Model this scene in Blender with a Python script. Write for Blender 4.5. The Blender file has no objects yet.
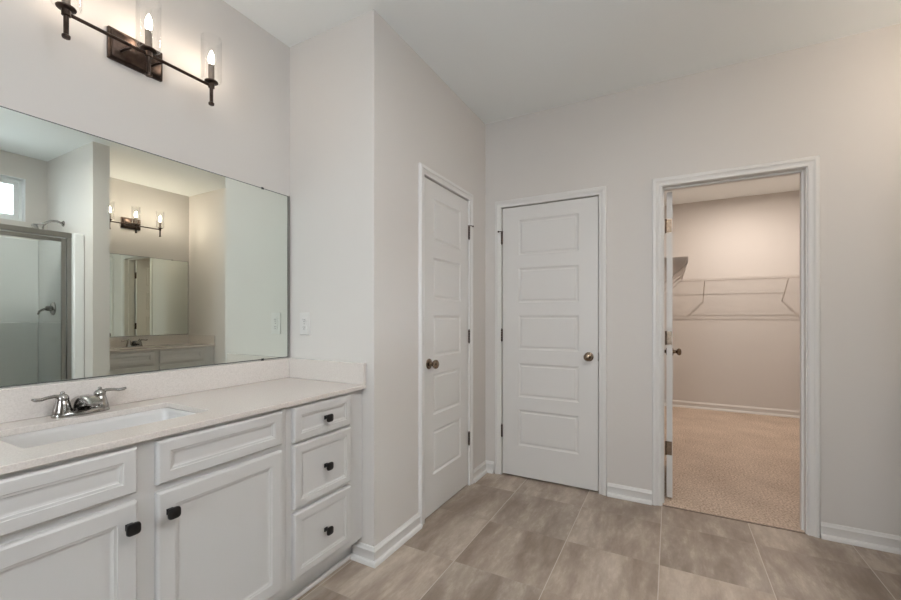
import bpy, bmesh, math, random
from mathutils import Vector, Matrix
random.seed(7)
scene = bpy.context.scene
COL = scene.collection
PI = math.pi

# ------------------------------------------------------------------ camera
YAW = 0.4957
cam_d = bpy.data.cameras.new('camera')
cam = bpy.data.objects.new('camera', cam_d)
COL.objects.link(cam)
cam.location = (-2.9404, -1.876, 1.2154)
cam.rotation_euler = (PI / 2, 0, YAW - PI / 2)
cam_d.sensor_width = 36.0
cam_d.lens = 406.763 / 901 * 36.0
cam_d.shift_y = 16.2 / 901
cam_d.clip_start = 0.02
scene.camera = cam

# ------------------------------------------------------------------ light + exposure
world = bpy.data.worlds.new('sky')
scene.world = world
world.use_nodes = True
wn = world.node_tree.nodes
wn['Background'].inputs['Color'].default_value = (0.88, 0.94, 1.0, 1)
wn['Background'].inputs['Strength'].default_value = 13.0
BULB = 23.0            # emission of the vanity lamp bulbs
DOME_FILL = 7.5         # watts of the added fill dome, out of view overhead
UPLIGHT_FILL = 9.0         # watts of the added uplight bowl, fill for ceiling and walls
CLOSET_LAMP = 9.5      # watts of the closet's small ceiling lamp
vs = scene.view_settings
vs.view_transform = 'Standard'
vs.look = 'None'
vs.gamma = 1.0
vs.use_curve_mapping = False
vs.exposure = 1.25
cy = scene.cycles
cy.use_denoising = True
cy.use_adaptive_sampling = False
cy.max_bounces = 14
cy.diffuse_bounces = 7
cy.glossy_bounces = 8
cy.transmission_bounces = 8
cy.transparent_max_bounces = 24
cy.sample_clamp_indirect = 3.0
cy.blur_glossy = 0.3

# ------------------------------------------------------------------ room sizes (metres)
H = 2.7204                      # ceiling
XR, YR = -1.3645, 0.598         # the linen closet's corner
WD = 3.47                       # room width
XN = -4.4                       # wall behind the camera

# ------------------------------------------------------------------ materials
def mat(name, col, rough=0.5, metal=0.0, spec=0.5, coat=0.0):
    m = bpy.data.materials.new(name)
    m.use_nodes = True
    b = m.node_tree.nodes['Principled BSDF']
    b.inputs['Base Color'].default_value = (*col, 1)
    b.inputs['Roughness'].default_value = rough
    b.inputs['Metallic'].default_value = metal
    b.inputs['Specular IOR Level'].default_value = spec
    b.inputs['Coat Weight'].default_value = coat
    return m

def N(m, t, **kw):
    n = m.node_tree.nodes.new(t)
    for k, v in kw.items():
        setattr(n, k, v)
    return n

def L(m, a, b):
    m.node_tree.links.new(a, b)

def bumpy(m, scale, strength, dist=0.002, detail=3):
    tc = N(m, 'ShaderNodeTexCoord')
    nz = N(m, 'ShaderNodeTexNoise')
    nz.inputs['Scale'].default_value = scale
    nz.inputs['Detail'].default_value = detail
    bp = N(m, 'ShaderNodeBump')
    bp.inputs['Strength'].default_value = strength
    bp.inputs['Distance'].default_value = dist
    L(m, tc.outputs['Object'], nz.inputs['Vector'])
    L(m, nz.outputs['Fac'], bp.inputs['Height'])
    L(m, bp.outputs['Normal'], m.node_tree.nodes['Principled BSDF'].inputs['Normal'])
    return m

def mottled(m, c1, c2, scale, detail=4, lo=0.35, hi=0.65):
    tc = N(m, 'ShaderNodeTexCoord')
    nz = N(m, 'ShaderNodeTexNoise')
    nz.inputs['Scale'].default_value = scale
    nz.inputs['Detail'].default_value = detail
    cr = N(m, 'ShaderNodeValToRGB')
    cr.color_ramp.elements[0].position = lo
    cr.color_ramp.elements[1].position = hi
    cr.color_ramp.elements[0].color = (*c1, 1)
    cr.color_ramp.elements[1].color = (*c2, 1)
    L(m, tc.outputs['Object'], nz.inputs['Vector'])
    L(m, nz.outputs['Fac'], cr.inputs['Fac'])
    L(m, cr.outputs['Color'], m.node_tree.nodes['Principled BSDF'].inputs['Base Color'])
    return m

def emit(name, col, s):
    m = mat(name, col, 0.4)
    b = m.node_tree.nodes['Principled BSDF']
    b.inputs['Emission Color'].default_value = (*col, 1)
    b.inputs['Emission Strength'].default_value = s
    return m

def thin_glass(name, tint, refl=1.0):
    m = bpy.data.materials.new(name)
    m.use_nodes = True
    nt = m.node_tree
    nt.nodes.remove(nt.nodes['Principled BSDF'])
    out = nt.nodes['Material Output']
    tr = N(m, 'ShaderNodeBsdfTransparent')
    tr.inputs['Color'].default_value = (*tint, 1)
    gl = N(m, 'ShaderNodeBsdfGlossy')
    gl.inputs['Roughness'].default_value = 0.02
    fr = N(m, 'ShaderNodeFresnel')
    fr.inputs['IOR'].default_value = 1.45
    mu = N(m, 'ShaderNodeMath', operation='MULTIPLY')
    mu.inputs[1].default_value = refl
    mx = N(m, 'ShaderNodeMixShader')
    L(m, fr.outputs[0], mu.inputs[0])
    L(m, mu.outputs[0], mx.inputs[0])
    L(m, tr.outputs[0], mx.inputs[1])
    L(m, gl.outputs[0], mx.inputs[2])
    L(m, mx.outputs[0], out.inputs['Surface'])
    return m

WALL = bumpy(mat('wall_paint', (0.655, 0.624, 0.594), 0.6, spec=0.3), 260, 0.12)
CEIL = bumpy(mat('ceiling_paint', (0.86, 0.885, 0.885), 0.8, spec=0.2), 200, 0.15)
TRIM = bumpy(mat('trim_paint', (0.73, 0.715, 0.695), 0.38), 40, 0.03)
DOOR = bumpy(mat('door_paint', (0.71, 0.695, 0.675), 0.42), 60, 0.05)
CAB = bumpy(mat('cabinet_paint', (0.60, 0.588, 0.575), 0.4), 30, 0.02)
QUARTZ = mottled(mat('quartz', (0.7, 0.65, 0.6), 0.16), (0.61, 0.56, 0.52), (0.69, 0.64, 0.60), 220, 5, 0.3, 0.6)
PORC = bumpy(mat('porcelain', (0.63, 0.615, 0.60), 0.12), 5, 0.01)
FIBRE = bumpy(mat('shower_acrylic', (0.78, 0.79, 0.79), 0.22), 4, 0.02)
CHROME = bumpy(mat('chrome', (0.40, 0.385, 0.37), 0.10, 1.0), 20, 0.01)
NICKEL = bumpy(mat('brushed_nickel', (0.36, 0.35, 0.33), 0.34, 1.0), 120, 0.04)
BRONZE = mottled(mat('aged_bronze', (0.1, 0.07, 0.05), 0.32, 0.9), (0.045, 0.03, 0.024), (0.085, 0.06, 0.048), 40)
BRASS = mottled(mat('antique_nickel', (0.2, 0.15, 0.1), 0.25, 1.0), (0.20, 0.15, 0.11), (0.30, 0.23, 0.17), 50)
BLACK = bumpy(mat('black_metal', (0.004, 0.004, 0.0045), 0.3), 80, 0.03)
SLEEVE = bumpy(mat('candle_sleeve', (0.22, 0.19, 0.165), 0.45, 0.6), 60, 0.03)
PLASTIC = bumpy(mat('white_plastic', (0.67, 0.65, 0.63), 0.4), 30, 0.01)
SLOT = bumpy(mat('dark_slot', (0.04, 0.04, 0.04), 0.6), 30, 0.01)
VINYL = bumpy(mat('white_vinyl', (0.78, 0.80, 0.81), 0.35), 30, 0.01)
WIRE = bumpy(mat('coated_wire', (0.62, 0.58, 0.55), 0.4), 60, 0.02)
EDGE = bumpy(mat('mirror_edge', (0.10, 0.11, 0.105), 0.3), 40, 0.02)
MIRROR = bumpy(mat('silvered_glass', (0.83, 0.875, 0.82), 0.0, 1.0), 2, 0.0)
SHADE = thin_glass('clear_glass', (0.99, 0.99, 0.99), 0.2)
PANE = thin_glass('window_glass', (0.95, 0.97, 0.98))
SHOWERGLASS = thin_glass('shower_glass', (0.97, 0.985, 0.98), 1.0)
BULBM = emit('lit_bulb', (1.0, 0.84, 0.68), BULB)
BULBM2 = emit('lit_bright_bulb', (1.0, 0.86, 0.72), BULB*6.0)
FILLBOWLM = emit('lit_fill_bowl', (1.0, 0.99, 0.98), 3.0)  # glow of the added uplight bowl
FILLDOMEM = emit('lit_fill_dome', (1.0, 0.99, 0.97), 3.0)  # glow of the added fill dome
CLOSETM = emit('lit_closet_lens', (1.0, 0.87, 0.77), 6.0)

# floor tile: 18 inch squares, the joints running with the vanity wall read lighter
def tile_material():
    m = mat('stone_tile', (0.3, 0.26, 0.22), 0.42)
    b = m.node_tree.nodes['Principled BSDF']
    tc = N(m, 'ShaderNodeTexCoord')
    sx = N(m, 'ShaderNodeSeparateXYZ')
    L(m, tc.outputs['Object'], sx.inputs[0])
    def mth(op, a, bb=None, c=None):
        n = N(m, 'ShaderNodeMath', operation=op)
        for i, v in enumerate((a, bb, c)):
            if v is None: continue
            if isinstance(v, (int, float)): n.inputs[i].default_value = v
            else: L(m, v, n.inputs[i])
        return n.outputs[0]
    tx = mth('DIVIDE', mth('ADD', sx.outputs[0], 0.258), 0.449)
    ty = mth('DIVIDE', mth('ADD', sx.outputs[1], 0.931), 0.4485)
    ix, iy = mth('FLOOR', tx), mth('FLOOR', ty)
    fx, fy = mth('FRACT', tx), mth('FRACT', ty)
    dx = mth('MULTIPLY', mth('MINIMUM', fx, mth('SUBTRACT', 1.0, fx)), 0.449)
    dy = mth('MULTIPLY', mth('MINIMUM', fy, mth('SUBTRACT', 1.0, fy)), 0.4485)
    gx = mth('LESS_THAN', dx, 0.0012)
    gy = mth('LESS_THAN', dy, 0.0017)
    cid = N(m, 'ShaderNodeCombineXYZ')
    L(m, ix, cid.inputs[0]); L(m, iy, cid.inputs[1])
    wn_ = N(m, 'ShaderNodeTexWhiteNoise', noise_dimensions='3D')
    L(m, cid.outputs[0], wn_.inputs['Vector'])
    # veins: stretched noise, shifted per tile
    off = N(m, 'ShaderNodeVectorMath', operation='SCALE')
    off.inputs['Scale'].default_value = 9.0
    L(m, wn_.outputs['Color'], off.inputs[0])
    mp = N(m, 'ShaderNodeMapping')
    mp.inputs['Scale'].default_value = (1.7, 5.5, 1)
    mp.inputs['Rotation'].default_value = (0, 0, 0.10)
    L(m, tc.outputs['Object'], mp.inputs['Vector'])
    ad = N(m, 'ShaderNodeVectorMath', operation='ADD')
    L(m, mp.outputs[0], ad.inputs[0]); L(m, off.outputs[0], ad.inputs[1])
    n1 = N(m, 'ShaderNodeTexNoise')
    n1.inputs['Scale'].default_value = 1.0
    n1.inputs['Detail'].default_value = 9
    n1.inputs['Roughness'].default_value = 0.62
    n1.inputs['Distortion'].default_value = 0.25
    L(m, ad.outputs[0], n1.inputs['Vector'])
    cr = N(m, 'ShaderNodeValToRGB')
    e = cr.color_ramp.elements
    e[0].position, e[0].color = 0.36, (0.275, 0.212, 0.165, 1)
    e[1].position, e[1].color = 0.65, (0.52, 0.44, 0.365, 1)
    k = cr.color_ramp.elements.new(0.5); k.color = (0.385, 0.31, 0.25, 1)
    L(m, n1.outputs['Fac'], cr.inputs['Fac'])
    # per tile lightness
    br = mth('ADD', mth('MULTIPLY', wn_.outputs['Value'], 0.30), 0.76)
    # fine streaky grain and pale scuffs along the tile
    mp2 = N(m, 'ShaderNodeMapping')
    mp2.inputs['Scale'].default_value = (9.0, 26.0, 1)
    L(m, tc.outputs['Object'], mp2.inputs['Vector'])
    ad2 = N(m, 'ShaderNodeVectorMath', operation='ADD')
    L(m, mp2.outputs[0], ad2.inputs[0]); L(m, off.outputs[0], ad2.inputs[1])
    n2 = N(m, 'ShaderNodeTexNoise')
    n2.inputs['Scale'].default_value = 1.0
    n2.inputs['Detail'].default_value = 8
    n2.inputs['Roughness'].default_value = 0.7
    L(m, ad2.outputs[0], n2.inputs['Vector'])
    v = mth('MULTIPLY', mth('MAXIMUM', mth('SUBTRACT', n2.outputs['Fac'], 0.50), 0.0), 2.2)
    v = mth('MULTIPLY', v, mth('MAXIMUM', mth('MULTIPLY', mth('SUBTRACT', n1.outputs['Fac'], 0.40), 5.0), 0.0))
    v = mth('MINIMUM', v, 0.6)
    br = mth('MULTIPLY', br, mth('ADD', 0.74, mth('MULTIPLY', n2.outputs['Fac'], 0.52)))
    hs = N(m, 'ShaderNodeVectorMath', operation='SCALE')
    L(m, cr.outputs['Color'], hs.inputs[0]); L(m, br, hs.inputs['Scale'])
    mv = N(m, 'ShaderNodeMix', data_type='RGBA')
    L(m, v, mv.inputs[0]); L(m, hs.outputs[0], mv.inputs[6])
    mv.inputs[7].default_value = (0.60, 0.53, 0.47, 1)
    m1 = N(m, 'ShaderNodeMix', data_type='RGBA')
    L(m, mth('MULTIPLY', gx, 0.35), m1.inputs[0]); L(m, mv.outputs[2], m1.inputs[6])
    m1.inputs[7].default_value = (0.36, 0.32, 0.28, 1)
    m2 = N(m, 'ShaderNodeMix', data_type='RGBA')
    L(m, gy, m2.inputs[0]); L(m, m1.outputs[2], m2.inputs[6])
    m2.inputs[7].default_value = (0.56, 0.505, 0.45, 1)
    L(m, m2.outputs[2], b.inputs['Base Color'])
    bp = N(m, 'ShaderNodeBump')
    bp.inputs['Strength'].default_value = 0.25
    bp.inputs['Distance'].default_value = 0.002
    L(m, mth('SUBTRACT', mth('MULTIPLY', n1.outputs['Fac'], 0.3), mth('MAXIMUM', gx, gy)), bp.inputs['Height'])
    L(m, bp.outputs['Normal'], b.inputs['Normal'])
    return m
TILE = tile_material()

def carpet_material():
    m = mat('beige_carpet', (0.5, 0.4, 0.3), 0.95, spec=0.1)
    b = m.node_tree.nodes['Principled BSDF']
    tc = N(m, 'ShaderNodeTexCoord')
    n1 = N(m, 'ShaderNodeTexNoise'); n1.inputs['Scale'].default_value = 85; n1.inputs['Detail'].default_value = 5
    n2 = N(m, 'ShaderNodeTexNoise'); n2.inputs['Scale'].default_value = 3.5; n2.inputs['Detail'].default_value = 4
    for n in (n1, n2): L(m, tc.outputs['Object'], n.inputs['Vector'])
    c1 = N(m, 'ShaderNodeValToRGB')
    c1.color_ramp.elements[0].position, c1.color_ramp.elements[1].position = 0.30, 0.68
    c1.color_ramp.elements[0].color = (0.39, 0.30, 0.233, 1)
    c1.color_ramp.elements[1].color = (0.80, 0.67, 0.56, 1)
    c2 = N(m, 'ShaderNodeValToRGB')
    c2.color_ramp.elements[0].position, c2.color_ramp.elements[1].position = 0.35, 0.62
    c2.color_ramp.elements[0].color = (0.88, 0.87, 0.86, 1)
    c2.color_ramp.elements[1].color = (1, 1, 1, 1)
    mx = N(m, 'ShaderNodeMix', data_type='RGBA', blend_type='MULTIPLY')
    mx.inputs[0].default_value = 1.0
    L(m, n1.outputs['Fac'], c1.inputs['Fac']); L(m, n2.outputs['Fac'], c2.inputs['Fac'])
    L(m, c1.outputs['Color'], mx.inputs[6]); L(m, c2.outputs['Color'], mx.inputs[7])
    L(m, mx.outputs[2], b.inputs['Base Color'])
    bp = N(m, 'ShaderNodeBump'); bp.inputs['Strength'].default_value = 0.8; bp.inputs['Distance'].default_value = 0.006
    L(m, n1.outputs['Fac'], bp.inputs['Height']); L(m, bp.outputs['Normal'], b.inputs['Normal'])
    return m
CARPET = carpet_material()

def siding_material():
    m = mat('pale_siding', (0.8, 0.82, 0.84), 0.6)
    return mottled(m, (0.24, 0.25, 0.26), (0.30, 0.31, 0.32), 3)
SIDING = siding_material()

# ------------------------------------------------------------------ mesh helpers
class M:
    def __init__(s):
        s.v, s.f = [], []
    def add(s, vs, fs):
        o = len(s.v)
        s.v += [tuple(p) for p in vs]
        s.f += [tuple(i + o for i in f) for f in fs]
        return s
    def box(s, x0, x1, y0, y1, z0, z1):
        x0, x1 = sorted((x0, x1)); y0, y1 = sorted((y0, y1)); z0, z1 = sorted((z0, z1))
        return s.add([(x0,y0,z0),(x1,y0,z0),(x1,y1,z0),(x0,y1,z0),(x0,y0,z1),(x1,y0,z1),(x1,y1,z1),(x0,y1,z1)],
                     [(3,2,1,0),(4,5,6,7),(0,1,5,4),(1,2,6,5),(2,3,7,6),(3,0,4,7)])
    def wbox(s, x0, x1, Y0, Y1, z0, z1):      # Y measured from the vanity wall into the room
        return s.box(x0, x1, -Y0, -Y1, z0, z1)
    def loft(s, rings, cap0=True, cap1=True, closed=True):
        n = len(rings[0]); vs = [p for r in rings for p in r]; fs = []
        for i in range(len(rings) - 1):
            for j in range(n if closed else n - 1):
                k = (j + 1) % n
                fs.append((i*n+j, i*n+k, (i+1)*n+k, (i+1)*n+j))
        if cap0: fs.append(tuple(range(n))[::-1])
        if cap1: fs.append(tuple((len(rings)-1)*n + j for j in range(n)))
        return s.add(vs, fs)
    def lathe(s, prof, seg=24, at=(0,0,0), axis='z', cap0=True, cap1=True):
        rings = []
        for r, h in prof:
            ring = []
            for k in range(seg):
                a = 2*PI*k/seg
                c, t = r*math.cos(a), r*math.sin(a)
                p = {'z': (c, t, h), 'y': (c, h, t), 'x': (h, c, t)}[axis]
                ring.append((p[0]+at[0], p[1]+at[1], p[2]+at[2]))
            rings.append(ring)
        return s.loft(rings, cap0, cap1)
    def tube(s, pts, r, seg=10, squash=1.0):
        pts = [Vector(p) for p in pts]
        rr = r if isinstance(r, (list, tuple)) else [r]*len(pts)
        rings = []
        prev = None
        for i, p in enumerate(pts):
            d = (pts[min(i+1, len(pts)-1)] - pts[max(i-1, 0)]).normalized()
            up = Vector((0,0,1)) if abs(d.z) < 0.9 else Vector((0,1,0))
            if prev is not None: up = prev
            a = d.cross(up).normalized(); b = a.cross(d).normalized(); prev = b
            rings.append([p + a*math.cos(2*PI*k/seg)*rr[i] + b*math.sin(2*PI*k/seg)*rr[i]*squash for k in range(seg)])
        return s.loft(rings)
    def panel(s, x0, x1, z0, z1, y, rings, tosurf=True):
        """front face looking to -y: stepped rings (inset, depth behind y) then a cap"""
        rr = []
        for ins, dep in rings:
            rr.append([(x0+ins, y+dep, z0+ins), (x1-ins, y+dep, z0+ins), (x1-ins, y+dep, z1-ins), (x0+ins, y+dep, z1-ins)])
        return s.loft(rr, cap0=False, cap1=True)
    def sweep(s, path, prof, caps=True):
        """prof = [(outwards, height)] swept with mitres along a horizontal path [(x, y)]; outwards = right of travel"""
        path = [Vector(p) for p in path]
        rings = []
        for i, p in enumerate(path):
            d0 = (p - path[i-1]).normalized() if i > 0 else None
            d1 = (path[i+1] - p).normalized() if i < len(path)-1 else None
            d0 = d0 or d1; d1 = d1 or d0
            n0 = Vector((d0.y, -d0.x)); n1 = Vector((d1.y, -d1.x))
            m_ = (n0 + n1) / max(0.2, 1 + n0.dot(n1))
            rings.append([(p.x + m_.x*o, p.y + m_.y*o, h) for o, h in prof])
        return s.loft(rings, caps, caps)
    def build(s, name, material, parent=None, loc=(0,0,0), rot=0.0, bevel=0.0, seg=2, smooth=None, solid=0.0):
        me = bpy.data.meshes.new(name)
        bm = bmesh.new()
        vv = [bm.verts.new(p) for p in s.v]
        for f in s.f:
            try: bm.faces.new([vv[i] for i in f])
            except ValueError: pass
        bmesh.ops.recalc_face_normals(bm, faces=bm.faces)
        bm.to_mesh(me); bm.free()
        me.materials.append(material)
        if smooth:
            for p in me.polygons: p.use_smooth = True
            me.set_sharp_from_angle(angle=math.radians(smooth))
        o = bpy.data.objects.new(name, me)
        COL.objects.link(o)
        o.location = loc
        o.rotation_euler = (0, 0, rot)
        if parent is not None: o.parent = parent
        if solid:
            md = o.modifiers.new('thickness', 'SOLIDIFY'); md.thickness = solid; md.offset = 1
        if bevel:
            md = o.modifiers.new('soft_edges', 'BEVEL'); md.width = bevel; md.segments = seg
            md.limit_method = 'ANGLE'; md.angle_limit = math.radians(40)
        return o

def thing(name, label, cat, loc, rot=0.0, group=None):
    o = bpy.data.objects.new(name, None)
    o.empty_display_size = 0.05
    COL.objects.link(o)
    o.location = loc; o.rotation_euler = (0, 0, rot)
    o['label'] = label; o['category'] = cat
    if group: o['group'] = group
    return o

def struct(o, label=None):
    o['kind'] = 'structure'
    if label: o['label'] = label
    return o

def rrect(x0, x1, y0, y1, r, z, n=5):
    out = []
    for cx, cy_, a0 in ((x1-r, y0+r, -PI/2), (x1-r, y1-r, 0), (x0+r, y1-r, PI/2), (x0+r, y0+r, PI)):
        for k in range(n+1):
            a = a0 + PI/2*k/n
            out.append((cx + r*math.cos(a), cy_ + r*math.sin(a), z))
    return out

# ------------------------------------------------------------------ shell
struct(M().wbox(XN, 0.0, 0.0, WD, -0.10, 0.0).wbox(0.0, 0.12, 0.0, 1.70, -0.10, 0.0).build('floor', TILE))
struct(M().wbox(0.0, 3.32, 1.70, WD, -0.10, 0.0).build('floor_closet', CARPET))
struct(M().wbox(XN-0.12, 3.44, -0.12, WD+0.12, H, H+0.10).build('ceiling', CEIL))
struct(M().wbox(XN-0.12, 0.12, -0.12, 0.0, -0.1, H).build('wall_left', WALL))
FY0, FY1, FZ0, FZ1 = 1.05, 1.70, 1.15, 1.90       # added window behind the camera, lets in fill daylight
m = M().wbox(XN-0.12, XN, 0.0, FY0, -0.1, H).wbox(XN-0.12, XN, FY1, WD, -0.1, H)
m.wbox(XN-0.12, XN, FY0, FY1, -0.1, FZ0).wbox(XN-0.12, XN, FY0, FY1, FZ1, H)
struct(m.build('wall_front', WALL))
def portal(name, loc, rot, sx, sy):
    d = bpy.data.lights.new(name, 'AREA'); d.shape = 'RECTANGLE'; d.size = sx; d.size_y = sy
    d.cycles.is_portal = True
    o = bpy.data.objects.new(name, d); COL.objects.link(o)
    o.location = loc; o.rotation_euler = rot
    return o

# window opening in the right wall (above the shower)
WX0, WX1, WZ0, WZ1 = -2.72, -1.477, 2.102, 2.504
m = M()
m.wbox(XN-0.12, WX0, WD, WD+0.12, -0.1, H).wbox(WX1, 3.44, WD, WD+0.12, -0.1, H)
m.wbox(WX0, WX1, WD, WD+0.12, -0.1, WZ0).wbox(WX0, WX1, WD, WD+0.12, WZ1, H)
struct(m.build('wall_right', WALL))

# linen closet box in the far left corner: side face and front face with a doorway
D1a, D1b = -0.9063, -0.3125      # door 1 slab
D2a, D2b = 0.7407, 1.4376        # door 2 slab
D3a, D3b = 1.831, 2.541          # clear opening of door 3
DT = 2.04
m = M()
m.wbox(XR, XR+0.12, 0, YR, -0.1, H)
m.wbox(XR+0.12, D1a-0.006, YR-0.12, YR, -0.1, H).wbox(D1b+0.006, 0, YR-0.12, YR, -0.1, H)
m.wbox(D1a-0.006, D1b+0.006, YR-0.12, YR, DT+0.007, H)
m.wbox(D1a-0.006, D1b+0.006, YR-0.12, YR-0.08, -0.1, DT+0.007)
struct(m.build('wall_left_far', WALL))
m = M()
m.wbox(0, 0.12, YR-0.12, D2a-0.006, -0.1, H).wbox(0, 0.12, D2b+0.006, D3a-0.014, -0.1, H).wbox(0, 0.12, D3b+0.014, WD, -0.1, H)
m.wbox(0, 0.12, D2a-0.006, D2b+0.006, DT+0.007, H).wbox(0, 0.12, D3a-0.014, D3b+0.014, DT+0.020, H)
m.wbox(0.08, 0.12, D2a-0.006, D2b+0.006, -0.1, DT+0.007)
struct(m.build('wall_back', WALL))
# shower partitions
struct(M().wbox(-1.324, -1.205, 2.51, WD, 0, H).build('wall_right_partition', WALL))
struct(M().wbox(-2.98, -2.86, 2.51, WD, 0, H).build('wall_right_near_partition', WALL))
# walk-in closet shell
struct(M().wbox(0.12, 3.44, 1.58, 1.70, -0.1, H).build('wall_closet_left', WALL))
struct(M().wbox(3.32, 3.44, 1.70, WD, -0.1, H).build('wall_closet_back', WALL))

# baseboards (with shoe moulding)
BB = [(0, 0), (0.026, 0), (0.026, 0.010), (0.023, 0.018), (0.018, 0.022), (0.0125, 0.0235), (0.0125, 0.060), (0.0145, 0.063), (0.0145, 0.068), (0.010, 0.072), (0.0085, 0.078), (0.005, 0.084), (0, 0.085)]
def baseboard(name, path):
    return struct(M().sweep([(x, -Y) for x, Y in path], BB).build(name, TRIM, smooth=35))
# the profile lies to the right of travel in blender's xy
baseboard('baseboard_left_far', [(XR, 0.4705), (XR, YR), (-0.965, YR)])
baseboard('baseboard_left_corner', [(-0.2525, YR), (0, YR), (0, 0.673)])
baseboard('baseboard_back_middle', [(0, 1.4995), (0, 1.7713)])
baseboard('baseboard_back_right', [(0, 2.6014), (0, 2.98)])
baseboard('baseboard_front', [(XN, WD), (XN, 0)])
baseboard('baseboard_left_near', [(XN, 0), (-2.84, 0)])
baseboard('baseboard_closet', [(0.80, 1.70), (3.32, 1.70), (3.32, WD), (0.12, WD)])

# door casings
CASING = [(o*0.91, t) for o, t in ((0.0, 0.0), (0.0, 0.008), (0.003, 0.011), (0.008, 0.011), (0.010, 0.0085), (0.022, 0.010), (0.028, 0.0135), (0.031, 0.0125), (0.033, 0.017), (0.046, 0.019), (0.052, 0.018), (0.056, 0.014), (0.058, 0.010), (0.058, 0.0))]
def casing_mesh(w, zt, z0=0.0):
    """U of casing around an opening of width w, top zt; local x along wall, room at -y"""
    m = M()
    rings = []
    for (px, pz, ux, uz) in ((-w/2, z0, -1, 0), (-w/2, zt, -1, 1), (w/2, zt, 1, 1), (w/2, z0, 1, 0)):
        rings.append([(px + ux*o, -t, pz + uz*o) for o, t in CASING])
    m.loft(rings)
    return m
def trim(n, w, loc, rot):
    return struct(casing_mesh(w, 2.0475).build('trim_%d' % n, TRIM, loc=loc, rot=rot, smooth=25))
trim(1, D1b-D1a+0.012, ((D1a+D1b)/2, -YR, 0), 0)
trim(2, D2b-D2a+0.012, (0, -(D2a+D2b)/2, 0), -PI/2)
trim(3, D3b-D3a+0.012, (0, -(D3a+D3b)/2, 0), -PI/2)
t4 = trim(4, D3b-D3a+0.012, (0.12, -(D3a+D3b)/2, 0), PI/2)
# jamb lining of the open doorway with its stop
m = M()
HD = DT+0.006
m.wbox(0.0005, 0.1195, D3a-0.0135, D3a, 0, HD).wbox(0.0005, 0.1195, D3b, D3b+0.0135, 0, HD)
m.wbox(0.0005, 0.1195, D3a-0.0135, D3b+0.0135, HD, HD+0.0135)
m.wbox(0.045, 0.08, D3a, D3a+0.010, 0, HD).wbox(0.045, 0.08, D3b-0.010, D3b, 0, HD)
m.wbox(0.045, 0.08, D3a+0.010, D3b-0.010, HD-0.010, HD)
struct(m.build('trim_5', TRIM))
# dark seam strip between tile and carpet
struct(M().wbox(-0.004, 0.010, D3a+0.0005, D3b-0.0005, -0.01, 0.004).build('trim_6', mottled(mat('threshold_strip', (0.2, 0.15, 0.1), 0.6), (0.15, 0.11, 0.085), (0.24, 0.19, 0.15), 30), bevel=0.002))

# ------------------------------------------------------------------ panelled doors
PANELS = [(1.675, 1.940), (1.317, 1.577), (0.965, 1.220), (0.607, 0.861), (0.243, 0.512)]
def door_slab(w, stile, back=True):
    """local: x across (centre 0), front face at y=0 looking to -y, slab behind it"""
    m = M()
    z0, z1, t = 0.012, DT, 0.035
    xs = w/2 - stile
    rings = [(0, 0), (0.005, 0.0045), (0.013, 0.0075), (0.020, 0.0065), (0.024, 0.003), (0.028, 0.0025)]
    for sgn, yf in ((1, 0.0), (-1, t)) if back else ((1, 0.0),):
        q = M()
        q.add([(-w/2,0,z0),(-xs,0,z0),(-xs,0,z1),(-w/2,0,z1)], [(0,1,2,3)])
        q.add([(xs,0,z0),(w/2,0,z0),(w/2,0,z1),(xs,0,z1)], [(0,1,2,3)])
        zs = [z1] + [v for p in PANELS for v in (p[1], p[0])] + [z0]
        for i in range(0, len(zs), 2):
            q.add([(-xs,0,zs[i+1]),(xs,0,zs[i+1]),(xs,0,zs[i]),(-xs,0,zs[i])], [(0,1,2,3)])
        for a, b in PANELS:
            q.panel(-xs, xs, a, b, 0, rings)
        m.add([(x, yf + sgn*y, z) for x, y, z in q.v], q.f if sgn > 0 else [f[::-1] for f in q.f])
    # edges
    m.add([(-w/2,0,z0),(-w/2,t,z0),(-w/2,t,z1),(-w/2,0,z1)], [(0,1,2,3)])
    m.add([(w/2,0,z0),(w/2,t,z0),(w/2,t,z1),(w/2,0,z1)], [(3,2,1,0)])
    m.add([(-w/2,0,z1),(w/2,0,z1),(w/2,t,z1),(-w/2,t,z1)], [(0,1,2,3)])
    m.add([(-w/2,0,z0),(w/2,0,z0),(w/2,t,z0),(-w/2,t,z0)], [(3,2,1,0)])
    if not back:
        m.add([(-w/2,t,z0),(w/2,t,z0),(w/2,t,z1),(-w/2,t,z1)], [(3,2,1,0)])
    return m

def weld(o):
    bm = bmesh.new(); bm.from_mesh(o.data)
    bmesh.ops.remove_doubles(bm, verts=bm.verts, dist=1e-5)
    bmesh.ops.recalc_face_normals(bm, faces=bm.faces)
    bm.to_mesh(o.data); bm.free()
    return o

def door_knob(parent, x, z, side=-1, y0=0.0):
    """round knob on a rose; side -1 = towards -y"""
    s = side
    rose = M().lathe([(0.0, 0.0), (0.032, 0.0), (0.032, 0.004), (0.027, 0.008), (0.014, 0.010), (0.012, 0.024), (0.0115, 0.03)], 28, axis='y')
    rose.v = [(a, s*b, c) for a, b, c in rose.v]
    r = rose.build('knob_rose', BRASS, parent, (x, y0, z), smooth=40)
    k = M().lathe([(0.011, 0.026), (0.013, 0.030), (0.022, 0.036), (0.027, 0.044), (0.0275, 0.050), (0.025, 0.057), (0.018, 0.062), (0.009, 0.0645), (0.002, 0.065)], 28, axis='y')
    k.v = [(a, s*b, c) for a, b, c in k.v]
    k.build('door_knob', BRASS, parent, (x, y0, z), smooth=60)
    return r

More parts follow.
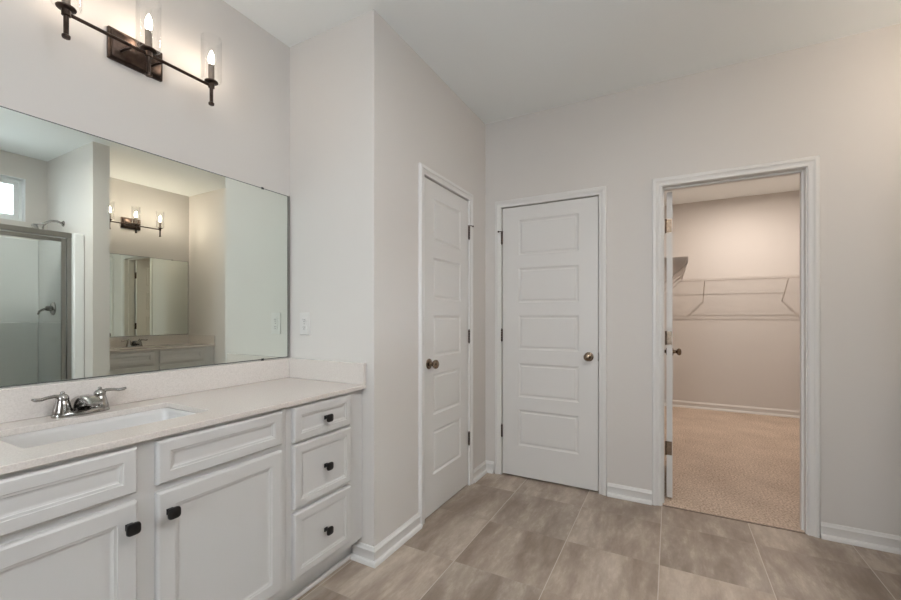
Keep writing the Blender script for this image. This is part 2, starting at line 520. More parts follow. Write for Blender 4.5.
def hinge(parent, x, z, y=-0.004, pin_stop=0):
    m = M()
    for k in range(5):
        a = z - 0.045 + k*0.018
        m.lathe([(0.0074, a), (0.0074, a+0.0172)], 14, at=(x, y, 0))
    m.lathe([(0.004, z+0.045), (0.0045, z+0.049), (0.002, z+0.052)], 12, at=(x, y, 0))
    m.lathe([(0.002, z-0.052), (0.0045, z-0.049), (0.004, z-0.045)], 12, at=(x, y, 0))
    h = m.build('hinge', BRONZE, parent, smooth=40)
    if pin_stop:
        s = M().box(x-0.009, x+0.009, y-0.010, y+0.006, z+0.047, z+0.051)
        s.tube([(x, y-0.006, z+0.049), (x+pin_stop*0.008, y-0.014, z+0.049), (x+pin_stop*0.016, y-0.022, z+0.047)], 0.0032, 8)
        s.lathe([(0.001, -0.004), (0.007, -0.002), (0.007, 0.003), (0.001, 0.005)], 12, at=(x+pin_stop*0.018, y-0.024, z+0.046), axis='y')
        s.build('pin_stop', BRONZE, h, smooth=40)
    return h

HZ = (1.815, 1.071, 0.339)
# door 1, in the linen closet's front face: hinges right, knob left
w1 = D1b - D1a
d1 = struct(weld(door_slab(w1, 0.112, False).build('door_1', DOOR, loc=((D1a+D1b)/2, -YR+0.003, 0))), 'narrow white five panel door in the linen closet wall, knob on its left')
door_knob(d1, -w1/2+0.060, 0.928)
for i, z in enumerate(HZ): hinge(d1, w1/2+0.003, z, -0.010, 1 if i == 0 else 0)
# door 2 in the back wall: hinges left, knob right
w2 = D2b - D2a
d2 = struct(weld(door_slab(w2, 0.128, False).build('door_2', DOOR, loc=(0.003, -(D2a+D2b)/2, 0), rot=-PI/2)), 'closed white five panel door in the back wall, knob on its right')
door_knob(d2, w2/2-0.060, 0.934)
for i, z in enumerate(HZ): hinge(d2, -w2/2-0.003, z, -0.010, -1 if i == 0 else 0)
M().box(w2/2-0.0005, w2/2+0.003, -0.001, 0.022, 0.905, 0.965).build('strike_plate', BRONZE, d2)
# door 3 swung into the walk-in closet, standing along its left wall
w3 = 0.672
d3 = struct(weld(door_slab(w3, 0.120).build('door_3', DOOR, loc=(0.128 + w3/2, -1.888, 0), rot=0)), 'white five panel door standing open inside the walk-in closet')
door_knob(d3, w3/2-0.060, 0.934)
door_knob(d3, w3/2-0.060, 0.934, 1, 0.035)
for z in HZ:
    m = M()
    m.box(-w3/2-0.0022, -w3/2+0.0005, 0.003, 0.032, z-0.045, z+0.045)
    m.lathe([(0.006, z-0.046), (0.006, z+0.046)], 14, at=(-w3/2-0.005, 0.038, 0))
    m.build('hinge', BRASS, d3, smooth=40)
    for k, zz in enumerate((z-0.03, z, z+0.03)): pass

# ------------------------------------------------------------------ shower window, added rear window, the house outside
w = M()
fy0, fy1 = WD+0.055, WD+0.115
def ring_box(m, x0, x1, z0, z1, t, Y0, Y1):
    m.wbox(x0, x0+t, Y0, Y1, z0, z1).wbox(x1-t, x1, Y0, Y1, z0, z1)
    m.wbox(x0+t, x1-t, Y0, Y1, z0, z0+t).wbox(x0+t, x1-t, Y0, Y1, z1-t, z1)
ring_box(w, WX0+0.001, WX1-0.001, WZ0+0.001, WZ1-0.001, 0.030, fy0, fy1)
win = struct(w.build('window_1', VINYL), 'white framed transom window over the shower')
w = M(); ring_box(w, WX0+0.031, WX1-0.031, WZ0+0.031, WZ1-0.031, 0.030, fy0+0.012, fy1-0.01)
sash = w.build('window_sash', VINYL, win)
M().wbox(WX0+0.061, WX1-0.061, fy0+0.03, fy0+0.034, WZ0+0.061, WZ1-0.061).build('pane', PANE, sash)
# inner reveal lining
w = M(); ring_box(w, WX0, WX1, WZ0, WZ1, 0.006, WD-0.002, fy0)
w.build('window_reveal', VINYL, win)
portal('window_portal', ((WX0+WX1)/2, -(WD+0.119), (WZ0+WZ1)/2), (PI/2, 0, PI), WX1-WX0, WZ1-WZ0)
portal('window_portal', (XN-0.119, -(FY0+FY1)/2, (FZ0+FZ1)/2), (PI/2, 0, -PI/2), FY1-FY0, FZ1-FZ0)
w = M()
def ring_x(m, y0, y1, z0, z1, t, xa, xb):
    m.wbox(xa, xb, y0, y0+t, z0, z1).wbox(xa, xb, y1-t, y1, z0, z1)
    m.wbox(xa, xb, y0+t, y1-t, z0, z0+t).wbox(xa, xb, y0+t, y1-t, z1-t, z1)
ring_x(w, FY0+0.001, FY1-0.001, FZ0+0.001, FZ1-0.001, 0.04, XN-0.11, XN-0.05)
w.wbox(XN-0.10, XN-0.06, FY0+0.041, FY1-0.041, (FZ0+FZ1)/2-0.02, (FZ0+FZ1)/2+0.02)
fill_win = struct(w.build('added_window', VINYL), 'added white sash window behind the camera, unseen, for fill daylight')  # invented opening, brightens the far walls and ceiling
M().wbox(XN-0.085, XN-0.08, FY0+0.041, FY1-0.041, FZ0+0.041, FZ1-0.041).build('pane', PANE, fill_win)
m = M()
zz = 0.0
while zz < 3.8:
    m.wbox(-5.5, 3.5, 8.4, 8.60, zz, zz+0.121)
    m.add([(-5.5, -8.40, zz+0.121), (3.5, -8.40, zz+0.121), (3.5, -8.372, zz), (-5.5, -8.372, zz), (-5.5, -8.40, zz), (3.5, -8.40, zz)],
          [(0,1,2,3), (3,2,5,4), (0,3,4), (1,5,2)])
    zz += 0.121
o = m.build('neighbouring_house_wall', SIDING)
o['label'] = 'pale lapped siding of a building outside the shower window'; o['category'] = 'house'

# ------------------------------------------------------------------ vanity cabinets
FRONT = 0.528     # face of the frame, measured from the wall
def front_panel(m, x0, x1, z0, z1, fr, raised=False):
    y = -FRONT - 0.020
    m.add([(x0,-FRONT-0.0005,z0),(x1,-FRONT-0.0005,z0),(x1,-FRONT-0.0005,z1),(x0,-FRONT-0.0005,z1)], [(3,2,1,0)])
    m.loft([[(x0,-FRONT-0.0005,z0),(x1,-FRONT-0.0005,z0),(x1,-FRONT-0.0005,z1),(x0,-FRONT-0.0005,z1)],
            [(x0,y+0.006,z0),(x1,y+0.006,z0),(x1,y+0.006,z1),(x0,y+0.006,z1)]], False, False)
    rings = [(0, 0.006), (0.003, 0.002), (0.006, 0.0), (fr, 0.0), (fr+0.0015, 0.0022), (fr+0.008, 0.0030), (fr+0.0095, 0.0048), (fr+0.014, 0.0062), (fr+0.017, 0.0065)]
    m.panel(x0, x1, z0, z1, y, rings)
    return m
def square_knob(parent, x, z):
    y = -FRONT - 0.020
    m = M()
    m.box(x-0.0085, x+0.0085, y-0.004, y, z-0.0085, z+0.0085)
    m.lathe([(0.0065, -0.022), (0.0055, -0.012), (0.0068, 0.0)], 12, at=(x, y, z), axis='y')
    def sq(h, d, n=4):
        return [(x+a, y+d, z+b) for a, b, _ in rrect(-h, h, -h*0.97, h*0.97, h*0.55, 0, n)]
    m.loft([sq(0.010, -0.019), sq(0.0165, -0.023), sq(0.0178, -0.0265), sq(0.0168, -0.031), sq(0.012, -0.0335), sq(0.004, -0.0343)])
    return m.build('knob', BLACK, parent, smooth=35)

def carcass(t, x0, x1, side0=True, side1=True, filler=None):
    """open box with a face frame is built around the given rails"""
    m = M()
    z0, z1 = 0.115, 0.8565
    for a in (x0, x1-0.016): m.box(a, a+0.016, -FRONT+0.02, -0.002, z0, z1).box(a, a+0.016, -0.44, -0.002, 0.0, z0)
    m.box(x0+0.016, x1-0.016, -FRONT+0.02, -0.002, z0, z0+0.016)
    m.box(x0+0.016, x1-0.016, -0.010, -0.002, z0+0.016, z1)
    return m

def sink_cabinet(label, loc, rot, xs, group=None):
    """xs = (left end, door edges..., right end) in local x; two doors under two false fronts"""
    x0, a0, a1, b0, b1, x1 = xs
    t = thing('sink_cabinet', label, 'cabinet', loc, rot, group)
    carcass(t, x0, x1).build('body', CAB, t)
    f = M()
    y0, y1 = -FRONT, -FRONT+0.02
    mid = (a1+b0)/2
    e0, e1 = a0+0.012, b1-0.012
    f.box(x0, e0, y0, y1, 0.115, 0.8565).box(e1, x1, y0, y1, 0.115, 0.8565).box(mid-0.04, mid+0.04, y0, y1, 0.115, 0.8565)
    for (p, q) in ((e0, mid-0.04), (mid+0.04, e1)):
        f.box(p, q, y0, y1, 0.115, 0.165).box(p, q, y0, y1, 0.675, 0.73).box(p, q, y0, y1, 0.825, 0.8565)
    f.build('face_frame', CAB, t)
    M().box(x0+0.016, x1-0.016, -0.455, -0.44, 0.0, 0.115).build('toe_kick', CAB, t)
    M().box(x0+0.016, x1, -0.470, -0.4555, 0.0, 0.022).build('shoe_strip', TRIM, t, bevel=0.006)
    for (p, q, kx) in ((a0, a1, a1-0.023), (b0, b1, b0+0.031)):
        front_panel(M(), p, q, 0.715, 0.844, 0.034).build('false_drawer_front', CAB, t)
        d = front_panel(M(), p, q, 0.150, 0.692, 0.048).build('door', CAB, t)
        square_knob(d, kx, 0.629)
    return t

CX1 = -2.3215      # centre stile of the near vanity
sink_cabinet('white two-door sink cabinet at left, under the near counter', (CX1, 0, 0), 0,
             (-2.829-CX1, -2.786-CX1, -2.347-CX1, -2.296-CX1, -1.857-CX1, -1.8305-CX1))
# drawer cabinet between the sink cabinet and the linen closet
dx0, dx1 = -1.8295, -1.3665
dc = (dx0+dx1)/2
t = thing('drawer_cabinet', 'white three-drawer cabinet against the linen closet side wall', 'cabinet', (dc, 0, 0))
carcass(t, dx0-dc, dx1-dc-0.036).build('body', CAB, t)
DR = [(0.703, 0.844), (0.434, 0.693), (0.150, 0.416)]
f = M(); y0, y1 = -FRONT, -FRONT+0.02
f.box(dx0-dc, dx0-dc+0.05, y0, y1, 0.115, 0.8565).box(-1.485-dc, -1.405-dc, y0, y1, 0.115, 0.8565)
for a, b in ((0.115, 0.165), (0.405, 0.447), (0.68, 0.715), (0.825, 0.8565)):
    f.box(dx0-dc+0.05, -1.485-dc, y0, y1, a, b)
f.build('face_frame', CAB, t)
M().box(-1.405-dc, dx1-dc, y0+0.004, y1, 0.115, 0.8565).build('filler_strip', CAB, t)
M().box(dx0-dc, dx1-dc, -0.455, -0.44, 0.0, 0.115).build('toe_kick', CAB, t)
M().box(dx0-dc, dx1-dc, -0.470, -0.4555, 0.0, 0.022).build('shoe_strip', TRIM, t, bevel=0.006)
for a, b in DR:
    d = front_panel(M(), -1.801-dc, -1.470-dc, a, b, 0.032).build('drawer', CAB, t)
    square_knob(d, -1.634-dc, (a+b)/2)

# ------------------------------------------------------------------ countertops with sink cut-outs
def counter(label, loc, rot, x0, x1, sx0, sx1, splash_sides, depth=0.551, r_side=True):
    t = thing('countertop', label, 'countertop', loc, rot)
    z0, z1 = 0.857, 0.877
    bm = bmesh.new()
    outer = [bm.verts.new(p) for p in ((x0,-depth,z1), (x1,-depth,z1), (x1,-0.001,z1), (x0,-0.001,z1))]
    inner = [bm.verts.new(p) for p in rrect(sx0, sx1, -0.425, -0.135, 0.016, z1)]
    ed = []
    for lp in (outer, inner):
        for i in range(len(lp)): ed.append(bm.edges.new((lp[i], lp[(i+1) % len(lp)])))
    bmesh.ops.triangle_fill(bm, use_beauty=True, use_dissolve=False, edges=ed)
    ret = bmesh.ops.extrude_face_region(bm, geom=list(bm.faces))
    for v in ret['geom']:
        if isinstance(v, bmesh.types.BMVert): v.co.z = z0
    bmesh.ops.recalc_face_normals(bm, faces=bm.faces)
    me = bpy.data.meshes.new('slab'); bm.to_mesh(me); bm.free(); me.materials.append(QUARTZ)
    o = bpy.data.objects.new('slab', me); COL.objects.link(o); o.parent = t
    md = o.modifiers.new('soft_edges', 'BEVEL'); md.width = 0.0022; md.segments = 2
    md.limit_method = 'ANGLE'; md.angle_limit = math.radians(60)
    M().box(x0, x1, -0.020, -0.001, z1+0.0005, 0.984).build('backsplash', QUARTZ, t, bevel=0.0015)
    for s in splash_sides:
        xx = (x1-0.0205, x1-0.0005) if s > 0 else (x0+0.0005, x0+0.0205)
        M().box(xx[0], xx[1], -depth+0.001, -0.0205, z1+0.0005, 0.984).build('side_splash', QUARTZ, t, bevel=0.0015)
    return t

def sink(label, loc, rot, sx0, sx1):
    t = thing('sink', label, 'sink', loc, rot)
    cx = (sx0+sx1)/2; cyy = -0.28
    hx, hy = (sx1-sx0)/2+0.004, 0.149
    rings = []
    for ins, z, r in ((0, 0.8565, 0.032), (0.002, 0.84, 0.032), (0.008, 0.80, 0.036), (0.016, 0.765, 0.042), (0.030, 0.742, 0.05), (0.055, 0.731, 0.06), (0.12, 0.726, 0.022)):
        rings.append(rrect(cx-hx+ins, cx+hx-ins, cyy-hy+ins, cyy+hy-ins, r, z, 7))
    m = M().loft(rings, False, True)
    o = m.build('basin', PORC, t, smooth=50)
    md = o.modifiers.new('thickness', 'SOLIDIFY'); md.thickness = 0.008; md.offset = -1
    d = M().lathe([(0.0, 0.7268), (0.024, 0.7268), (0.024, 0.729), (0.020, 0.730), (0.017, 0.7285), (0.0, 0.7285)], 24, at=(cx, cyy, 0))
    d.build('drain', CHROME, t, smooth=40)
    return t

def faucet(label, loc, rot):
    """4 inch centre-set faucet; local origin on the counter, spout towards -y"""
    t = thing('faucet', label, 'faucet', loc, rot)
    m = M()
    def oval(hx, hy, z, n=28):
        pts = []
        for k in range(n):
            a = 2*PI*k/n
            c, s_ = math.cos(a), math.sin(a)
            pts.append((hx*math.copysign(abs(c)**0.55, c), hy*math.copysign(abs(s_)**0.8, s_), z))
        return pts
    m.loft([oval(0.079, 0.029, 0.0), oval(0.079, 0.029, 0.008), oval(0.076, 0.027, 0.013), oval(0.066, 0.022, 0.017)])
    m.build('base', CHROME, t, smooth=40)
    # spout: broad body rising behind, sloping out to the front
    def sec(y, z, hx, hz, tilt):
        pts = []
        for k in range(20):
            a = 2*PI*k/20
            c, s_ = math.cos(a), math.sin(a)
            p = Vector((hx*math.copysign(abs(c)**0.45, c), 0, hz*math.copysign(abs(s_)**0.55, s_)))
            p = Matrix.Rotation(tilt, 3, 'X') @ p
            pts.append((p.x, p.y+y, p.z+z))
        return pts
    q = M().loft([sec(0.020, 0.034, 0.024, 0.020, 0), sec(-0.010, 0.040, 0.025, 0.025, 0), sec(-0.040, 0.047, 0.0235, 0.0195, 0),
                  sec(-0.075, 0.0495, 0.021, 0.013, 0), sec(-0.104, 0.047, 0.0185, 0.0075, 0), sec(-0.112, 0.046, 0.016, 0.004, 0)])
    q.lathe([(0.0095, -0.010), (0.0095, 0.0)], 16, at=(0, -0.094, 0.044))
    q.build('spout', CHROME, t, smooth=50)
    for s in (-1, 1):
        m = M()
        m.lathe([(0.026, 0.012), (0.026, 0.018), (0.0235, 0.026), (0.021, 0.038), (0.0175, 0.052), (0.0165, 0.055), (0.0175, 0.058), (0.017, 0.066), (0.012, 0.073), (0.006, 0.077), (0.0065, 0.081), (0.004, 0.084), (0.0005, 0.085)], 24, at=(s*0.051, 0, 0))
        m.tube([(s*0.055, 0, 0.067), (s*0.072, -0.001, 0.071), (s*0.090, -0.003, 0.0695), (s*0.106, -0.005, 0.066), (s*0.120, -0.007, 0.067), (s*0.128, -0.008, 0.0705)],
               [0.0095, 0.0082, 0.0072, 0.0074, 0.0080, 0.005], 12, 0.75)
        m.build('handle', CHROME, t, smooth=50)
    return t

SX0, SX1 = -2.545, -2.065
counter('long pale quartz countertop running along the left wall below the big mirror', (0, 0, 0), 0, -2.832, XR-0.0005, SX0, SX1, (1,))
sink('white undermount sink in the near counter at left', (0, 0, 0), 0, SX0, SX1)
faucet('chrome two-handle faucet standing on the near counter at left', (-2.305, -0.072, 0.8772), 0)

# far vanity (seen in the mirror), facing the near one
V2 = (-0.6265, -WD, 0)
sink_cabinet('white two-door sink cabinet on the opposite side, seen only in the mirror', V2, PI,
             (-0.621, -0.486, -0.025, 0.025, 0.486, 0.574))
counter('short quartz countertop of the opposite vanity, seen in the mirror', (0, -WD, 0), PI, 0.0005, 1.2045, 0.41, 0.85, (-1,))
sink('white undermount sink of the opposite vanity, facing the near one', (0, -WD, 0), PI, 0.41, 0.85)
faucet('chrome faucet on the opposite counter, seen small in the mirror', (-0.6265, -WD+0.072, 0.8772), PI)

# ------------------------------------------------------------------ wall mirrors
def wall_mirror(label, loc, rot, x0, x1, z0, z1, clips, strip=False):
    t = thing('wall_mirror', label, 'mirror', loc, rot)
    e = M()
    e.box(x0, x1, -0.0045, -0.0005, z0, z1)
    e.build('backing', EDGE, t)
    m = M()
    b = 0.004
    m.loft([[(x0+b,-0.0048,z0+b),(x1-b,-0.0048,z0+b),(x1-b,-0.0048,z1-b),(x0+b,-0.0048,z1-b)],
            [(x0+b,-0.0056,z0+b),(x1-b,-0.0056,z0+b),(x1-b,-0.0056,z1-b),(x0+b,-0.0056,z1-b)]])
    m.build('mirror_glass', MIRROR, t)
    if strip: M().box(x1+0.0005, x1+0.010, -0.008, -0.0005, z0, z1).build('edge_strip', NICKEL, t)
    for cx, top in clips:
        zc = z1 if top else z0
        s = 1 if top else -1
        c = M().box(cx-0.006, cx+0.006, -0.008, -0.0058, zc-s*0.007, zc+s*0.003)
        c.box(cx-0.006, cx+0.006, -0.008, 0.0, zc+s*0.0005, zc+s*0.003)
        c.build('mirror_clip', BLACK, t)
    return t
wall_mirror('large frameless mirror on the left wall above the near counter', (0, 0, 0), 0, -2.815, -1.381, 0.988, 1.884,
            ((-1.541, True), (-2.66, True), (-1.541, False), (-2.66, False)), True)
wall_mirror('smaller frameless mirror above the opposite vanity, seen inside the big mirror', (0, -WD, 0), PI, 0.012, 1.193, 0.988, 1.90,
            ((0.2, True), (1.0, True)))

# ------------------------------------------------------------------ vanity lights
def vanity_light(label, loc, rot, lit, group=None):
    t = thing('vanity_light', label, 'wall light', loc, rot, group)
    p = M()
    def rr(hx, hz, y, r=0.004): return [(a, y, b) for a, b, _ in rrect(-hx, hx, -hz, hz, r, 0, 3)]
    p.loft([rr(0.094, 0.060, -0.0005), rr(0.094, 0.060, -0.010), rr(0.090, 0.056, -0.013), rr(0.086, 0.052, -0.013), rr(0.084, 0.050, -0.020), rr(0.081, 0.047, -0.022)])
    p.build('backplate', BRONZE, t, smooth=30).location = (0.004, 0, 0.032)
    for s in (-1, 1):
        M().tube([(s*0.052, -0.020, 0.010), (s*0.052, -0.055, 0.008), (s*0.052, -0.090, 0.001), (s*0.052, -0.110, 0.0)], 0.0045, 10).build('arm', BRONZE, t, smooth=50)
    M().tube([(-0.243, -0.110, 0), (0.243, -0.110, 0)], 0.0062, 14).build('bar', BRONZE, t, smooth=50)
    for k in (-1, 0, 1):
        x, y = k*0.243, -0.110
        st = M().lathe([(0.001, -0.084), (0.0105, -0.083), (0.0115, -0.079), (0.0115, -0.074), (0.009, -0.072), (0.0072, -0.069), (0.0075, -0.010), (0.0125, -0.008), (0.0125, 0.010), (0.009, 0.012)], 20, at=(x, y, 0))
        st.build('stem', BRONZE, t, smooth=35)
        M().lathe([(0.010, 0.010), (0.017, 0.012), (0.026, 0.015), (0.027, 0.018), (0.026, 0.020), (0.014, 0.021), (0.0, 0.021)], 28, at=(x, y, 0)).build('cup', BRONZE, t, smooth=35)
        M().lathe([(0.0118, 0.0212), (0.0118, 0.091), (0.010, 0.093), (0.0, 0.093)], 20, at=(x, y, 0)).build('candle_sleeve', SLEEVE, t, smooth=35)
        M().lathe([(0.0075, 0.0932), (0.008, 0.098), (0.0115, 0.109), (0.012, 0.118), (0.0105, 0.131), (0.006, 0.145), (0.002, 0.153), (0.0003, 0.156)], 10, at=(x, y, 0)).build('bulb', lit, t, smooth=60)
        g = M().lathe([(0.0345, 0.0185), (0.0385, 0.0215), (0.0405, 0.028), (0.0405, 0.205), (0.0412, 0.207), (0.0405, 0.2085), (0.0392, 0.206), (0.0388, 0.029), (0.0372, 0.024), (0.0335, 0.0215)], 32, at=(x, y, 0), cap0=False, cap1=False)
        g.build('glass_shade', SHADE, t, smooth=50)
    return t
vanity_light('bronze three-candle bar light on the wall above the big mirror', (-2.116, 0, 2.222), 0, BULBM)
vanity_light('bronze three-candle bar light above the opposite vanity, seen in the mirror', (-0.6265, -WD, 2.222), PI, BULBM2)

# ------------------------------------------------------------------ wall outlet beside the mirror
t = thing('wall_outlet', 'white duplex outlet on the linen closet side wall beside the mirror', 'outlet', (XR, -0.122, 1.174), -PI/2)
p = M(); 
p.loft([[(a, -d, b) for a, b, _ in rrect(-0.038+i, 0.038-i, -0.061+i, 0.061-i, 0.004, 0, 3)] for i, d in ((0, 0.0005), (0, 0.003), (0.003, 0.006))])
p.build('cover_plate', PLASTIC, t, smooth=30)
for s in (-1, 1):
    q = M().loft([[(a, -d, b+s*0.0205) for a, b, _ in rrect(-0.017+i, 0.017-i, -0.0145+i, 0.0145-i, 0.009, 0, 5)] for i, d in ((0, 0.0058), (0, 0.0075), (0.001, 0.0083))])
    r = q.build('socket', PLASTIC, t, smooth=30)
    h = M().box(-0.0075, -0.0055, -0.0090, -0.0080, s*0.0205-0.001, s*0.0205+0.007).box(0.0055, 0.0075, -0.0090, -0.0080, s*0.0205-0.001, s*0.0205+0.006)
    h.lathe([(0.0026, -0.0090), (0.0026, -0.0080)], 10, at=(0, 0, s*0.0205-0.0075), axis='y')
    h.build('slot', SLOT, r)
M().lathe([(0.003, -0.0072), (0.003, -0.0055)], 12, axis='y').build('screw', NICKEL, t)

# ------------------------------------------------------------------ shower (seen in the mirror)
SXa, SXb = -2.858, -1.326
t = thing('shower_surround', 'white moulded shower enclosure seen at the left of the mirror', 'shower', ((SXa+SXb)/2, -3.1, 0))
ox, oy = -(SXa+SXb)/2, 3.1
def sbox(m, x0, x1, Y0, Y1, z0, z1): return m.box(x0+ox, x1+ox, -Y0+oy, -Y1+oy, z0, z1)
m = M()
sbox(m, SXb-0.074, SXb, 2.66, WD-0.001, 0.1, 1.935)            # right panel
sbox(m, SXa, SXa+0.074, 2.66, WD-0.001, 0.1, 1.935)
sbox(m, SXa+0.074, SXb-0.074, 3.41, WD-0.001, 0.1, 1.935)
m.build('upper_wall', FIBRE, t, bevel=0.012, seg=3)
m = M()
sbox(m, SXb-0.094, SXb-0.0745, 2.78, 3.409, 0.1, 1.16)
sbox(m, SXa+0.0745, SXa+0.094, 2.78, 3.409, 0.1, 1.16)
sbox(m, SXa+0.094, SXb-0.094, 3.36, 3.409, 0.1, 1.16)
m.build('lower_ledge', FIBRE, t, bevel=0.010, seg=3)
m = M()
sbox(m, SXa+0.0745, SXb-0.0745, 2.66, 2.78, 0.0, 0.12)
sbox(m, SXa, SXb, 2.66, WD-0.001, 0.0, 0.05)
m.build('shower_pan', FIBRE, t, bevel=0.008)

t = thing('shower_door', 'nickel framed glass shower door seen in the mirror', 'shower door', (-2.12, -2.72, 0.12))
ox, oy = 2.12, 2.72
m = M()
x0, x1 = SXa+0.076, SXb-0.076
def dbox(m, xa, xb, Y0, Y1, za, zb): return m.box(xa+ox, xb+ox, -Y0+oy, -Y1+oy, za-0.12, zb-0.12)
x1 = -1.381 - 0.0; x1 = SXb-0.0755
dbox(m, x0, x0+0.03, 2.70, 2.745, 0.122, 1.89); dbox(m, x1-0.03, x1, 2.70, 2.745, 0.122, 1.89)
dbox(m, x0, x1, 2.695, 2.75, 1.89, 1.934); dbox(m, x0, x1, 2.70, 2.745, 0.1215, 0.16)
m.build('outer_frame', NICKEL, t, bevel=0.004)
m = M()
px0, px1, pz0, pz1 = x0+0.034, x1-0.034, 0.168, 1.882
dbox(m, px0, px0+0.028, 2.71, 2.735, pz0, pz1); dbox(m, px1-0.028, px1, 2.71, 2.735, pz0, pz1)
dbox(m, px0+0.028, px1-0.028, 2.71, 2.735, pz1-0.030, pz1); dbox(m, px0+0.028, px1-0.028, 2.71, 2.735, pz0, pz0+0.03)
fr = m.build('door_frame', NICKEL, t, bevel=0.004)
m = M(); dbox(m, px0+0.028, px1-0.028, 2.720, 2.725, pz0+0.03, pz1-0.03)
m.build('glass_panel', SHOWERGLASS, t)
m = M()
hx = px0+0.014+ox
m.tube([(hx, 0.012, 0.80), (hx, 0.055, 0.80), (hx, 0.055, 1.0), (hx, 0.012, 1.0)], 0.007, 10).build('handle', NICKEL, t, smooth=50)

t = thing('showerhead', 'chrome shower head on a bent arm above the shower wall, seen in the mirror', 'shower head', (-1.3245, -3.10, 2.075), -PI/2)
M().lathe([(0.028, 0.0), (0.028, -0.004), (0.018, -0.012), (0.009, -0.014)], 20, axis='y').build('flange', CHROME, t, smooth=40)
M().tube([(0, -0.008, 0), (0, -0.045, 0.012), (0, -0.085, 0.008), (0, -0.115, -0.012), (0, -0.132, -0.026)], 0.011, 12).build('arm', CHROME, t, smooth=50)
hd = M().lathe([(0.010, 0.0), (0.013, -0.010), (0.011, -0.016), (0.018, -0.030), (0.036, -0.052), (0.042, -0.062), (0.042, -0.070), (0.038, -0.073), (0.0, -0.073)], 24)
R = Matrix.Rotation(-0.75, 3, 'X')
hd.v = [tuple(R @ (Vector(p)*1.15) + Vector((0, -0.128, -0.022))) for p in hd.v]
hd.build('head', CHROME, t, smooth=40)

t = thing('shower_valve', 'chrome lever shower valve on the white shower wall, seen in the mirror', 'shower valve', (SXb-0.0745, -3.085, 1.285), -PI/2)
M().lathe([(0.062, -0.0005), (0.062, -0.004), (0.052, -0.010), (0.030, -0.014), (0.024, -0.016), (0.022, -0.045), (0.020, -0.052), (0.0, -0.054)], 28, axis='y').build('trim_plate', CHROME, t, smooth=40)
M().tube([(0, -0.045, 0), (-0.004, -0.075, -0.012), (-0.006, -0.095, -0.026), (-0.008, -0.105, -0.055)], [0.011, 0.010, 0.009, 0.007], 12).build('lever', CHROME, t, smooth=50)

# ------------------------------------------------------------------ walk-in closet shelves
def wire_shelf(label, loc, rot, length, depth, braces):
    """local: x along the wall 0..length, wall at y=0, shelf towards -y, deck at z=0"""
    t = thing('wire_shelf', label, 'shelf', loc, rot, 'white wire closet shelves')
    m = M()
    r = 0.0017
    n = int(length/0.0254)
    for k in range(n+1):
        x = min(length-0.002, 0.002 + k*0.0254)
        m.tube([(x, -0.006, 0), (x, -depth, 0), (x, -depth-0.004, -0.004), (x, -depth-0.004, -0.030)], r, 5)
    m.build('wire_deck', WIRE, t)
    for y, z, rr in ((-0.008, -0.003, 0.003), (-depth*0.5, -0.0035, 0.0026), (-depth+0.002, -0.0035, 0.0024), (-depth-0.004, -0.031, 0.0026)):
        M().tube([(0, y, z), (length, y, z)], rr, 8).build('rail', WIRE, t, smooth=60)
    for x in braces:
        b = M().tube([(x, -depth-0.004, -0.030), (x, -depth+0.004, -0.036), (x, -0.006, -0.285)], 0.006, 8)
        b.box(x-0.008, x+0.008, -0.004, -0.0005, -0.315, -0.270)
        b.build('brace', WIRE, t, smooth=60)
    return t
wire_shelf('wire shelf with two slanting braces across the closet back wall', (3.3195, -1.705, 1.69), -PI/2, 1.76, 0.30, (0.545, 1.365))
wire_shelf('wire shelf along the closet left wall, ending behind the open door', (0.80, -1.7005, 1.69), 0, 2.20, 0.295, (0.3, 1.3, 2.1))

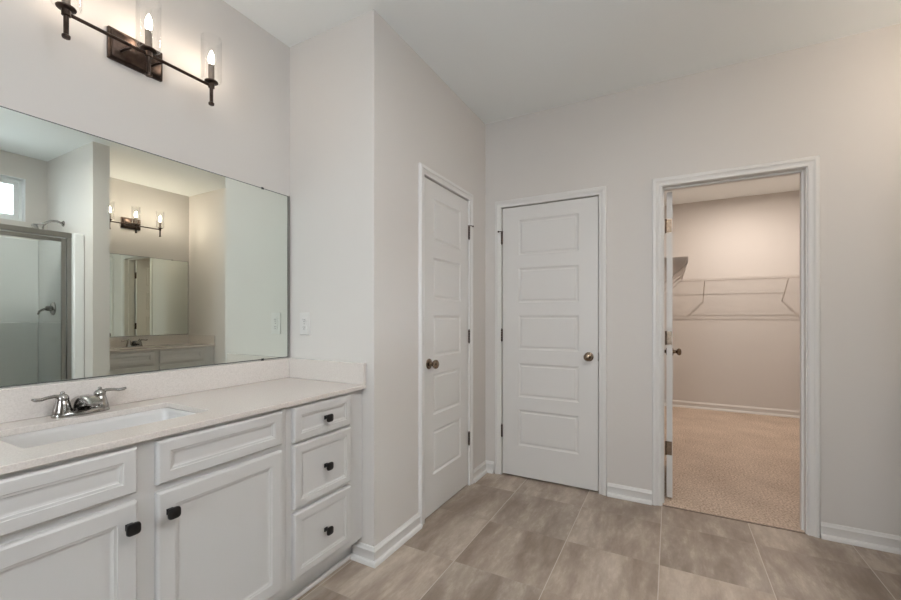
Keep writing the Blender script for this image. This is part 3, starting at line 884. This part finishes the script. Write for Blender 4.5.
# ------------------------------------------------------------------ closet lamp, then two added fill lamps
def lamp_light(parent, kind, z, watts, col, size, up=False):
    d = bpy.data.lights.new('lamp_light', kind)
    d.energy = watts; d.color = col
    if kind == 'AREA': d.shape = 'DISK'; d.size = size
    else: d.shadow_soft_size = size
    o = bpy.data.objects.new('lamp_light', d); COL.objects.link(o)
    o.parent = parent; o.location = (0, 0, z)
    if up: o.rotation_euler = (PI, 0, 0)
    return o
t = thing('closet_lamp', 'small round lamp on the closet ceiling, out of sight above the doorway', 'ceiling light', (2.38, -2.68, H))
M().lathe([(0.09, -0.0005), (0.09, -0.018), (0.082, -0.026), (0.04, -0.030), (0.0, -0.030)], 32).build('housing', PLASTIC, t, smooth=40)
M().lathe([(0.013, -0.0302), (0.013, -0.034), (0.010, -0.038), (0.0, -0.039)], 24).build('lens', CLOSETM, t, smooth=40)
lamp_light(t, 'AREA', -0.041, CLOSET_LAMP, (1.0, 0.87, 0.77), 0.024)
t = thing('added_uplight', 'added nickel bowl uplight for fill light, unseen above the frame', 'ceiling light', (-2.90, -1.75, H))  # added fill, bounces light off the ceiling
M().lathe([(0.07, -0.0005), (0.07, -0.018), (0.06, -0.026), (0.0, -0.026)], 32).build('canopy', NICKEL, t, smooth=40)
M().lathe([(0.007, -0.026), (0.007, -0.50)], 14).build('rod', NICKEL, t, smooth=40)
M().lathe([(0.19, -0.44), (0.185, -0.47), (0.165, -0.51), (0.12, -0.545), (0.06, -0.56), (0.0, -0.563), (0.0, -0.557), (0.058, -0.554), (0.116, -0.539), (0.16, -0.505), (0.18, -0.468), (0.186, -0.44)], 40, cap0=False, cap1=False).build('bowl', NICKEL, t, smooth=40)
M().lathe([(0.0, -0.50), (0.150, -0.50), (0.150, -0.494), (0.0, -0.490)], 40).build('diffuser', FILLBOWLM, t, smooth=40)
lamp_light(t, 'AREA', -0.485, UPLIGHT_FILL, (0.95, 0.98, 1.0), 0.29, True)
t = thing('added_dome', 'added flush white dome lamp for fill light, unseen above the frame', 'ceiling light', (-2.12, -2.08, H))  # added fill, brightens the doors and back wall
M().lathe([(0.165, -0.0005), (0.165, -0.014), (0.150, -0.018), (0.0, -0.018)], 40).build('ring', NICKEL, t, smooth=40)
M().lathe([(0.150, -0.0185), (0.145, -0.035), (0.125, -0.055), (0.09, -0.070), (0.045, -0.077), (0.0, -0.079)], 40).build('diffuser', FILLDOMEM, t, smooth=60)
lamp_light(t, 'AREA', -0.082, DOME_FILL, (1.0, 0.955, 0.92), 0.28)
